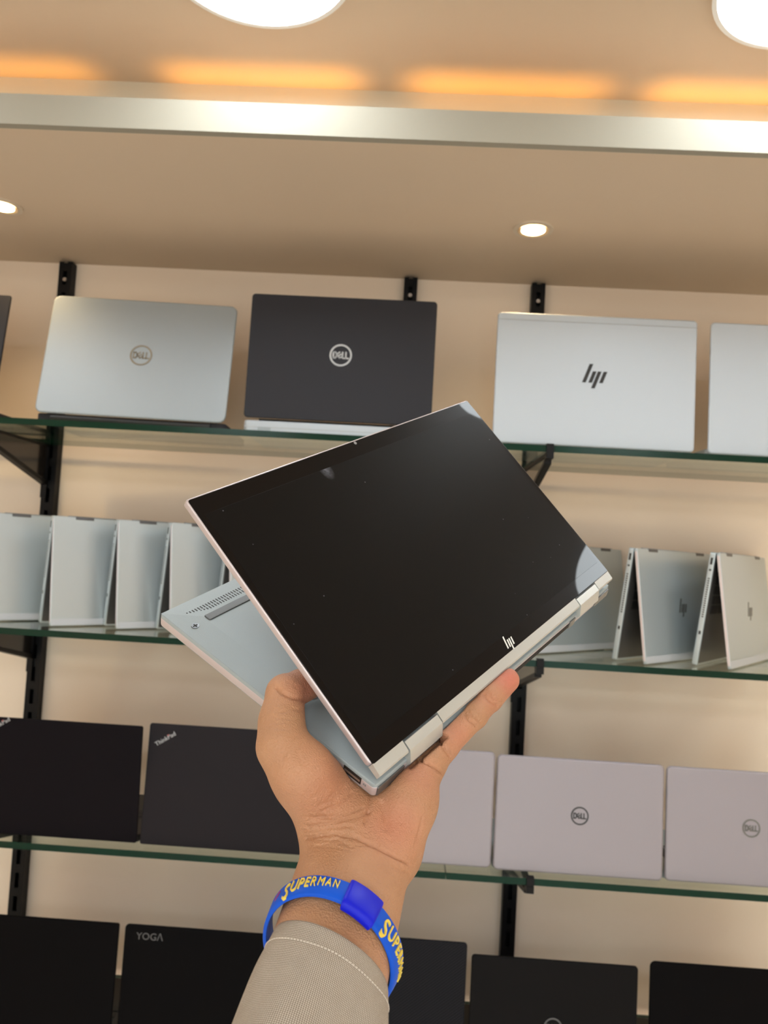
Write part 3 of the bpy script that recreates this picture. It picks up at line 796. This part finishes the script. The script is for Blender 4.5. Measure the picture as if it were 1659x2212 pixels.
def hand_mesh():
    h = .00090
    lo = np.array([-.086, .020, .330]); hi = np.array([.106, .266, .610])
    n = np.ceil((hi-lo)/h).astype(int)+1
    D = np.full(n, .05, np.float32)
    ax = [lo[i]+h*np.arange(n[i], dtype=np.float32) for i in range(3)]
    for a, b, ra, rb, k in prims:
        m = max(ra, rb)+k+.012
        i0 = np.maximum(0, np.floor((np.minimum(a, b)-m-lo)/h).astype(int)); i1 = np.minimum(n, np.ceil((np.maximum(a, b)+m-lo)/h).astype(int)+1)
        if np.any(i1 <= i0): continue
        sl = tuple(slice(i0[i], i1[i]) for i in range(3))
        X, Y, Z = np.meshgrid(*[ax[i][sl[i]] for i in range(3)], indexing='ij')
        d = b-a; L2 = float(d@d)
        t = np.clip(((X-a[0])*d[0]+(Y-a[1])*d[1]+(Z-a[2])*d[2])/L2, 0, 1)
        dist = np.sqrt((X-a[0]-t*d[0])**2+(Y-a[1]-t*d[1])**2+(Z-a[2]-t*d[2])**2)-(ra+(rb-ra)*t)
        c = D[sl]
        hh = np.clip(.5+.5*(c-dist)/k, 0, 1)
        D[sl] = (c*(1-hh)+dist*hh-k*hh*(1-hh)).astype(np.float32)
    # keep the flesh out of the laptop it holds: press it flat against the base
    X, Y, Z = np.meshgrid(*ax, indexing='ij')
    R3 = CAMROT.T @ RLn                                    # laptop frame -> camera frame
    o3 = C_T @ (OLn-CAMPOS)
    def carve(D, Mx, c, half, k):
        """Mx: columns are box axes in the camera frame"""
        q = []
        for i in range(3):
            q.append(np.abs((X-c[0])*Mx[0, i]+(Y-c[1])*Mx[1, i]+(Z-c[2])*Mx[2, i])-half[i])
        out = np.sqrt(sum(np.maximum(v, 0)**2 for v in q))+np.minimum(np.maximum(np.maximum(q[0], q[1]), q[2]), 0)
        hh = np.clip(.5-.5*(D+out)/k, 0, 1)
        return (D*(1-hh)-out*hh+k*hh*(1-hh)).astype(np.float32)
    BXn = np.array(BX)
    Mb = R3 @ BXn[:3, :3]; ob = R3 @ BXn[:3, 3] + o3
    cb = ob + Mb @ np.array([LW/2, BL/2, -BT/2+.0008])
    D = carve(D, Mb, cb, (LW/2+.0006, BL/2+.0006, BT/2+.0012), .0012)
    cl = R3 @ np.array([LW/2, LH/2-.0023, -.0027]) + o3
    D = carve(D, R3, cl, (LW/2+.0004, LH/2+.0024, .0032), .0012)
    for x0 in (.0285, .2445):
        ch = R3 @ np.array([x0+.016, -.0060, -.0085]) + o3
        D = carve(D, R3, ch, (.0164, .0074, .0090), .0012)
    # surface nets
    ins = D < 0
    s = ins[:-1, :-1, :-1].astype(np.int8)
    tot = np.zeros(np.array(D.shape)-1, np.int8)
    sh = [(i, j, k) for i in (0, 1) for j in (0, 1) for k in (0, 1)]
    sub = lambda A, c: A[c[0]:A.shape[0]-1+c[0], c[1]:A.shape[1]-1+c[1], c[2]:A.shape[2]-1+c[2]]
    for c in sh: tot += sub(ins, c)
    act = (tot > 0) & (tot < 8)
    idx = np.argwhere(act)
    num = np.full(act.shape, -1, np.int32); num[act] = np.arange(len(idx))
    acc = np.zeros((len(idx), 3)); cnt = np.zeros(len(idx))
    for c in sh:
        for axn in range(3):
            if c[axn]: continue
            e = list(c); e[axn] = 1
            d0 = D[idx[:, 0]+c[0], idx[:, 1]+c[1], idx[:, 2]+c[2]]; d1 = D[idx[:, 0]+e[0], idx[:, 1]+e[1], idx[:, 2]+e[2]]
            mk = (d0 < 0) != (d1 < 0)
            t = np.where(mk, d0/np.where(mk, d0-d1, 1), 0)
            p = np.tile(np.array(c, float), (len(idx), 1)); p[:, axn] += t
            acc[mk] += p[mk]; cnt[mk] += 1
    V = lo+h*(idx+acc/cnt[:, None])
    F_ = []
    for axn in range(3):
        o1, o2 = [(1, 2), (2, 0), (0, 1)][axn]
        a = np.moveaxis(ins, axn, 0)
        cr = np.argwhere(np.moveaxis(a[:-1] != a[1:], 0, axn))
        cr = cr[(cr[:, o1] > 0) & (cr[:, o2] > 0) & (cr[:, o1] < n[o1]-1) & (cr[:, o2] < n[o2]-1)]
        e1 = np.zeros(3, int); e1[o1] = 1; e2 = np.zeros(3, int); e2[o2] = 1
        g = lambda q: num[q[:, 0], q[:, 1], q[:, 2]]
        quad = np.c_[g(cr-e1-e2), g(cr-e2), g(cr), g(cr-e1)]
        flip = ~ins[cr[:, 0], cr[:, 1], cr[:, 2]]
        quad[flip] = quad[flip][:, ::-1]
        F_.append(quad)
    F_ = np.concatenate(F_)
    # two light smoothing passes
    ed = np.concatenate([F_[:, [0, 1]], F_[:, [1, 2]], F_[:, [2, 3]], F_[:, [3, 0]]])
    for _ in range(3):
        S = np.zeros_like(V); N = np.zeros(len(V))
        for i in range(3):
            S[:, i] = np.bincount(ed[:, 0], V[ed[:, 1], i], len(V))+np.bincount(ed[:, 1], V[ed[:, 0], i], len(V))
        N = np.bincount(ed[:, 0], minlength=len(V))+np.bincount(ed[:, 1], minlength=len(V))
        V = V*.5+.5*S/np.maximum(N, 1)[:, None]
    return V, F_
HV, HF = hand_mesh()
# creases of the palm, wrist and joints, pressed into the surface
fn = np.cross(HV[HF[:, 2]]-HV[HF[:, 0]], HV[HF[:, 3]]-HV[HF[:, 1]])
VN = np.zeros_like(HV)
for c in range(4):
    for i in range(3): VN[:, i] += np.bincount(HF[:, c], fn[:, i], len(HV))
VN /= np.linalg.norm(VN, axis=1)[:, None]+1e-12
ctr = HV.mean(0)
if np.mean(np.sum(VN*(HV-ctr), 1)) < 0: VN = -VN; HF = HF[:, ::-1]
front = np.sum(VN*HV, 1) < 0
pxv = np.c_[CXP+FPX*HV[:, 0]/HV[:, 2], CYP+FPX*HV[:, 1]/HV[:, 2]]
CREASES = [
 ([(661,1786),(719,1778),(774,1764),(798,1753)], .7, 4), ([(655,1795),(700,1790),(760,1784)], .5, 3.5), ([(661,1811),(719,1800),(774,1811),(837,1843),(882,1866)], .8, 4),
 ([(696,1753),(735,1737),(759,1713)], .5, 4), ([(672,1768),(743,1762),(782,1745)], .6, 4), ([(690,1740),(720,1730),(745,1700)], .35, 4),
 ([(802,1712),(798,1753),(788,1776)], .6, 4.5), ([(825,1737),(837,1776),(835,1790)], .45, 9), ([(870,1745),(868,1775)], .25, 8),
 ([(1047,1500),(1058,1515),(1074,1524)], .6, 4), ([(1052,1494),(1066,1508),(1080,1514)], .35, 3), ([(1003,1541),(1013,1555),(1028,1567)], .6, 4), ([(1010,1534),(1022,1548),(1036,1558)], .4, 3),
 ([(945,1598),(958,1615),(972,1633)], .6, 4), ([(902,1639),(935,1655),(956,1671)], .7, 4), ([(912,1766),(905,1800),(895,1830)], .35, 3),
 ([(930,1740),(940,1765)], .3, 3), ([(612,1640),(622,1615),(640,1590)], .35, 4), ([(650,1650),(640,1620),(655,1600)], .3, 4), ([(600,1540),(630,1530),(655,1535)], .25, 4),
 ([(621,1472),(636,1480),(643,1489)], .14, 3), ([(596,1486),(609,1497),(631,1506),(657,1512)], .7, 5),
 ([(690,1800),(730,1812),(760,1830)], .3, 4), ([(665,1775),(700,1766),(740,1770)], .4, 3), ([(845,1870),(880,1885)], .3, 4)]
rng = random.Random(5)
for k in range(16):                            # fine lines across the wrist and the ball of the thumb
    x0 = rng.uniform(655, 760); y0 = rng.uniform(1762, 1832); l_ = rng.uniform(40, 110)
    CREASES.append(([(x0, y0), (x0+l_*.5, y0-3+rng.uniform(-3, 5)), (x0+l_, y0+rng.uniform(-14, 14))], rng.uniform(.12, .26), 3))
for k in range(14):
    x0 = rng.uniform(630, 760); y0 = rng.uniform(1640, 1745); l_ = rng.uniform(18, 45)
    CREASES.append(([(x0, y0), (x0+l_*.6, y0-l_*.55)], rng.uniform(.08, .18), 3))
for k in range(9):
    y0 = 1520+k*8+rng.uniform(-3, 3); x0 = rng.uniform(566, 600)
    CREASES.append(([(x0, y0), (x0+rng.uniform(20, 45), y0+rng.uniform(-4, 6))], rng.uniform(.08, .16), 2.5))
disp = np.zeros(len(HV))
for pl, dep, wd in CREASES:
    best = np.full(len(HV), 1e9)
    for (ax_, ay_), (bx_, by_) in zip(pl, pl[1:]):
        dx, dy = bx_-ax_, by_-ay_
        t = np.clip(((pxv[:, 0]-ax_)*dx+(pxv[:, 1]-ay_)*dy)/(dx*dx+dy*dy), 0, 1)
        best = np.minimum(best, np.hypot(pxv[:, 0]-ax_-t*dx, pxv[:, 1]-ay_-t*dy))
    disp += 2.1*dep*.001*np.exp(-(best/(.8*wd))**2)
HV = HV - VN*(disp*front)[:, None]
# redness of fingertips and palm pads, a property of the skin itself
red = np.zeros(len(HV))
for q, s_, w_ in ((P(1098, 1467, .515), .014, 1.0), (P(1050, 1520, .50), .012, .35), (P(660, 1490, .46), .014, .6), (P(850, 1790, .43), .018, .40), (P(985, 1590, .475), .014, .4),
                  (P(700, 1690, .43), .022, .3), (P(900, 1680, .45), .014, .35)):
    red = np.maximum(red, w_*np.exp(-np.sum((HV-q)**2, 1)/s_**2))
def skin_mat():
    m = bpy.data.materials.new('skin'); m.use_nodes = True
    nt = m.node_tree; b = nt.nodes['Principled BSDF']
    at = nt.nodes.new('ShaderNodeAttribute'); at.attribute_name = 'redness'
    tc = nt.nodes.new('ShaderNodeTexCoord')
    n1 = nt.nodes.new('ShaderNodeTexNoise'); n1.inputs['Scale'].default_value = 55; n1.inputs['Detail'].default_value = 5
    n2 = nt.nodes.new('ShaderNodeTexNoise'); n2.inputs['Scale'].default_value = 900; n2.inputs['Detail'].default_value = 4
    vo = nt.nodes.new('ShaderNodeTexVoronoi'); vo.inputs['Scale'].default_value = 1100
    mx = nt.nodes.new('ShaderNodeMix'); mx.data_type = 'RGBA'
    mx.inputs[6].default_value = (*SKIN_A, 1); mx.inputs[7].default_value = (*SKIN_B, 1)
    m2 = nt.nodes.new('ShaderNodeMix'); m2.data_type = 'RGBA'; m2.inputs[7].default_value = (*SKIN_R, 1)
    nt.links.new(tc.outputs['Object'], n1.inputs['Vector']); nt.links.new(tc.outputs['Object'], n2.inputs['Vector'])
    nt.links.new(tc.outputs['Object'], vo.inputs['Vector'])
    nt.links.new(n1.outputs['Fac'], mx.inputs[0]); nt.links.new(mx.outputs[2], m2.inputs[6]); nt.links.new(at.outputs['Fac'], m2.inputs[0])
    nt.links.new(m2.outputs[2], b.inputs['Base Color'])
    ad = nt.nodes.new('ShaderNodeMath'); ad.operation = 'ADD'
    nt.links.new(n2.outputs['Fac'], ad.inputs[0]); nt.links.new(vo.outputs['Distance'], ad.inputs[1])
    bp = nt.nodes.new('ShaderNodeBump'); bp.inputs['Strength'].default_value = .6; bp.inputs['Distance'].default_value = .0006
    nt.links.new(ad.outputs[0], bp.inputs['Height']); nt.links.new(bp.outputs[0], b.inputs['Normal'])
    b.inputs['Roughness'].default_value = .48; b.inputs['Specular IOR Level'].default_value = .42
    b.inputs['Subsurface Weight'].default_value = .05; b.inputs['Subsurface Radius'].default_value = (1, .35, .2); b.inputs['Subsurface Scale'].default_value = .004
    return m
SKIN_A, SKIN_B, SKIN_R = srgb(166, 121, 89), srgb(193, 147, 112), srgb(200, 118, 98)
M['skin'] = skin_mat()
def to_world(p): return CAMPOS + np.asarray(p) @ CAMROT.T
PO = to_world(WRI)
person = empty('person', tuple(PO))
tag(person, 'person reaching up with a bare left hand and grey sleeve, gripping the held laptop', 'person')
me = bpy.data.meshes.new('hand')
wv = to_world(HV)-PO
me.from_pydata(wv.tolist(), [], HF.tolist())
at = me.attributes.new('redness', 'FLOAT', 'POINT'); at.data.foreach_set('value', red.astype(np.float32))
me.polygons.foreach_set('use_smooth', [True]*len(me.polygons)); me.materials.append(M['skin'])
hand = bpy.data.objects.new('hand', me); COL.objects.link(hand); hand.parent = person

# ------------------------------------------------------------------ sleeve
def fabric_mat():
    m = mat('grey_linen', (0.3, 0.26, 0.22), .85, spec=.15)
    nt = m.node_tree; b = nt.nodes['Principled BSDF']
    uv = nt.nodes.new('ShaderNodeUVMap'); uv.uv_map = 'weave'
    def wave(axis, sc):
        w = nt.nodes.new('ShaderNodeTexWave'); w.bands_direction = axis; w.inputs['Scale'].default_value = sc
        w.inputs['Distortion'].default_value = .8; w.inputs['Detail'].default_value = 2; w.inputs['Detail Scale'].default_value = .6
        nt.links.new(uv.outputs[0], w.inputs['Vector']); return w
    a, c = wave('X', 370), wave('Y', 370)     # uv in metres
    mu = nt.nodes.new('ShaderNodeMath'); mu.operation = 'MULTIPLY'
    nt.links.new(a.outputs['Fac'], mu.inputs[0]); nt.links.new(c.outputs['Fac'], mu.inputs[1])
    no = nt.nodes.new('ShaderNodeTexNoise'); no.inputs['Scale'].default_value = 130; no.inputs['Detail'].default_value = 3
    nt.links.new(uv.outputs[0], no.inputs['Vector'])
    r = nt.nodes.new('ShaderNodeMapRange'); r.inputs[1].default_value = .12; r.inputs[2].default_value = .62
    nt.links.new(mu.outputs[0], r.inputs[0])
    mx = nt.nodes.new('ShaderNodeMix'); mx.data_type = 'RGBA'
    mx.inputs[6].default_value = (*srgb(126, 114, 101), 1); mx.inputs[7].default_value = (*srgb(234, 224, 210), 1)
    nt.links.new(r.outputs[0], mx.inputs[0])
    mm = nt.nodes.new('ShaderNodeMix'); mm.data_type = 'RGBA'; mm.blend_type = 'MULTIPLY'; mm.inputs[0].default_value = .5
    cr = nt.nodes.new('ShaderNodeValToRGB'); cr.color_ramp.elements[0].color = (.75, .72, .70, 1); cr.color_ramp.elements[1].color = (1, 1, 1, 1)
    nt.links.new(no.outputs['Fac'], cr.inputs[0]); nt.links.new(mx.outputs[2], mm.inputs[6]); nt.links.new(cr.outputs[0], mm.inputs[7])
    nt.links.new(mm.outputs[2], b.inputs['Base Color'])
    bp = nt.nodes.new('ShaderNodeBump'); bp.inputs['Strength'].default_value = .5; bp.inputs['Distance'].default_value = .0004
    nt.links.new(mu.outputs[0], bp.inputs['Height']); nt.links.new(bp.outputs[0], b.inputs['Normal'])
    return m
M['fabric'] = fabric_mat()
M['thread'] = mat('pale_thread', (0.62, 0.56, 0.49), .8)
CUFF_S = -.0665                                # cuff position along the forearm from the wrist
TILT = math.radians(24)                        # the cuff opening droops to the right
def sleeve_pt(s, th, dr=0.0):
    """s: metres back from the cuff edge, th: angle (90 deg = palm side)"""
    ca, sa = math.cos(th), math.sin(th)
    rl = .0302+.10*s-.12*s*s; rp = .0245+.09*s
    fold = .0016*math.sin(3*th+22*s)*min(1, s/.03)+.0011*math.sin(5*th-60*s+1)*min(1, s/.02)
    skew = (-.0060*ca)*math.exp(-s/.09)         # rim further back on the right side
    c = WRI + AX*(CUFF_S-s+skew)
    return c + LAT*((rl+fold+dr)*ca+.0010) + PALM*((rp+fold+dr)*sa)
NS, NT = 70, 120
sv, sf, suv = [], [], []
rows = [(-1, .006)] + [(-1, .0)] if False else []
srow = [0.010, 0.004, 0.0006, 0.0, 0.0006] + list(np.linspace(.003, .26, NS))
sdr = [-.0016, -.0016, -.0014, -.0004, .0004] + [.0006]*NS
for s_, d_ in zip(srow, sdr):
    for k in range(NT+1):
        th = 2*PI*k/NT
        sv.append(to_world(sleeve_pt(s_, th, d_))-PO); suv.append((th*.031, s_))
for i in range(len(srow)-1):
    for k in range(NT):
        a = i*(NT+1)+k
        sf.append((a, a+1, a+NT+2, a+NT+1))
me = bpy.data.meshes.new('sleeve'); me.from_pydata([tuple(p) for p in sv], [], sf)
ul = me.uv_layers.new(name='weave')
for lp in me.loops: ul.data[lp.index].uv = suv[lp.vertex_index]
me.polygons.foreach_set('use_smooth', [True]*len(me.polygons)); me.materials.append(M['fabric'])
sleeve = bpy.data.objects.new('sleeve', me); COL.objects.link(sleeve); sleeve.parent = person
mb = MB()
for k in range(110):
    t0 = 2*PI*k/110; t1 = t0+2*PI/110*.62
    a = to_world(sleeve_pt(.0105, t0, .0008))-PO; b = to_world(sleeve_pt(.0105, t1, .0008))-PO
    mb.cyl(a, b, .00028, n=6)
mb.build('stitching', M['thread'], sleeve)

# ------------------------------------------------------------------ silicone wristband
M['blue'] = mat('blue_silicone', (0.003, 0.085, 0.60), .45, spec=.22, bump=.04, bscale=900)
M['blue_clasp'] = mat('deep_blue_silicone', (0.006, 0.012, 0.58), .40, spec=.22, mottle=.06, mscale=120)
M['blue_dark'] = mat('dark_blue_relief', (0.004, 0.035, 0.26), .5)
M['yellow'] = mat('yellow_letter', (0.80, 0.60, 0.075), .45)
M['red_mark'] = mat('red_print', (0.30, 0.02, 0.16), .5)
_a = AX
near_c = WRI + AX*(-.0455) + PALM*.0228 - LAT*.0064
BA = np.array([.0320, .0060, -.0070]); BBd = np.array([.04, -1.0, -.09]); BBd /= np.linalg.norm(BBd)
BB = BBd*.0300
BC = near_c - BB
BW = np.cross(BA, BB); BW /= np.linalg.norm(BW)
if BW[2] < 0: BW = -BW
BWID = .0138
def band_pt(t, w, dr=0.0):
    """t degrees around (90 = palm side), w -0.5 (arm side) .. 0.5 (hand side), dr metres outward"""
    c, s = math.cos(math.radians(t)), math.sin(math.radians(t))
    n = BA/np.linalg.norm(BA)**2*c + BB/np.linalg.norm(BB)**2*s; n /= np.linalg.norm(n)
    flare = .14*w*BWID
    return BC + BA*c + BB*s + BW*(w*BWID) + n*(dr+flare)
band_root = empty('wristband', tuple(to_world(near_c)))
tag(band_root, 'blue silicone wristband with raised yellow lettering around the wrist', 'wristband')
BRO = to_world(near_c)
bw = lambda *a: to_world(band_pt(*a))-BRO
mb = MB(); rings = []
prof = [(-.5, .0003), (-.47, .0000), (0, -.0001), (.47, .0000), (.5, .0003), (.5, .0014), (.46, .0021), (0, .0022), (-.46, .0021), (-.5, .0014)]
for k in range(121):
    rings.append([tuple(bw(3*k, w, d)) for w, d in prof])
mb.loft(rings, cap=False); mb.build('band', M['blue'], band_root, smooth=50)
mb = MB(); rings = []
cp = [(-.62, -.0010), (0, -.0012), (.60, -.0010), (.64, .0010), (.58, .0034), (.40, .0039), (0, .0040), (-.42, .0039), (-.60, .0032), (-.66, .0010)]
for k, t_ in enumerate((78.5, 77.6, 75, 70, 65, 60, 55, 51, 49.4, 48.6)):
    sc = (0.82, .96, 1, 1, 1, 1, 1, 1, .96, .82)[k]
    rings.append([tuple(bw(t_, w*(.93+.07*sc), d*sc)) for w, d in cp])
mb.loft(rings); mb.build('clasp', M['blue_clasp'], band_root, smooth=50)
def band_text(txt, t0, t1, sizes):
    """raised letters running from angle t0 to t1; letters shrink along the word"""
    mb = MB(); shapes = []
    for ch, sz in zip(txt, sizes):
        vs, fs = text_shape(ch, 1.0, 0.0); xs = [v[0] for v in vs]; ys = [v[1] for v in vs]
        h_ = max(ys)-min(ys)
        shapes.append((vs, fs, min(xs), max(xs)-min(xs), min(ys), h_, sz))
    gap = .16
    tot = sum((w/h_)*sz+gap for _, _, _, w, _, h_, sz in shapes)
    x = 0.0
    for vs, fs, x0, w, y0, h_, sz in shapes:
        top = .34
        for lev in (0,):
            out = []
            for v in vs:
                lx = (v[0]-x0)/h_*sz; ly = (v[1]-y0)/h_*sz
                lx += .18*(ly-.5*sz)*0
                tt = t0+(t1-t0)*(x+lx)/tot
                wv_ = .36-.80*(1-ly) + (.36*(1-sz))*0 if False else (.34 - sz*.82 + ly*.82 + (.10*(1-sz)))
                out.append((tt, wv_, v[2]))
            n0 = len(out)
            lo_ = [tuple(bw(a_, b_-.06, .0016)) for a_, b_, _ in out]
            hi_ = [tuple(bw(a_, b_-.06, .0029)) for a_, b_, _ in out]
            fs2 = [tuple(f) for f in fs]
            # border edges become the walls of the raised letter
            cnt = {}
            for f in fs2:
                for i in range(len(f)):
                    e = (f[i], f[(i+1) % len(f)]); k_ = (min(e), max(e)); cnt.setdefault(k_, []).append(e)
            walls = [(e[0][0], e[0][1], e[0][1]+n0, e[0][0]+n0) for e in cnt.values() if len(e) == 1]
            mb.add(lo_+hi_, [tuple(i+n0 for i in f) for f in fs2]+walls)
        x += (w/h_)*sz+gap
    return mb
SZ = [1.0, .72, .66, .60, .55, .50, .46, .44]
band_text('SUPERMAN', 136, 84.5, SZ).build('lettering', M['yellow'], band_root, smooth=0)
band_text('SUPERMAN', 41, -14, SZ).build('lettering', M['yellow'], band_root, smooth=0)
mb = MB()
for k in range(8):
    t_ = 124-k*5.0
    mb.loft([[tuple(bw(t_+a_, w_, d_)) for a_, w_ in ((0, .24), (-1.6, .24), (-.2, .40), (1.4, .40))] for d_ in (.0012, .00245)])
mb.build('relief_dash', M['blue_dark'], band_root, smooth=0)
mb = MB()
mb.loft([[tuple(bw(t_, w_, d_)) for t_, w_ in ((150, -.1), (146, .05), (144.5, .25), (147, .3), (151, .05))] for d_ in (.0012, .00245)])
mb.build('red_mark', M['red_mark'], band_root, smooth=0)

bpy.context.view_layer.update()
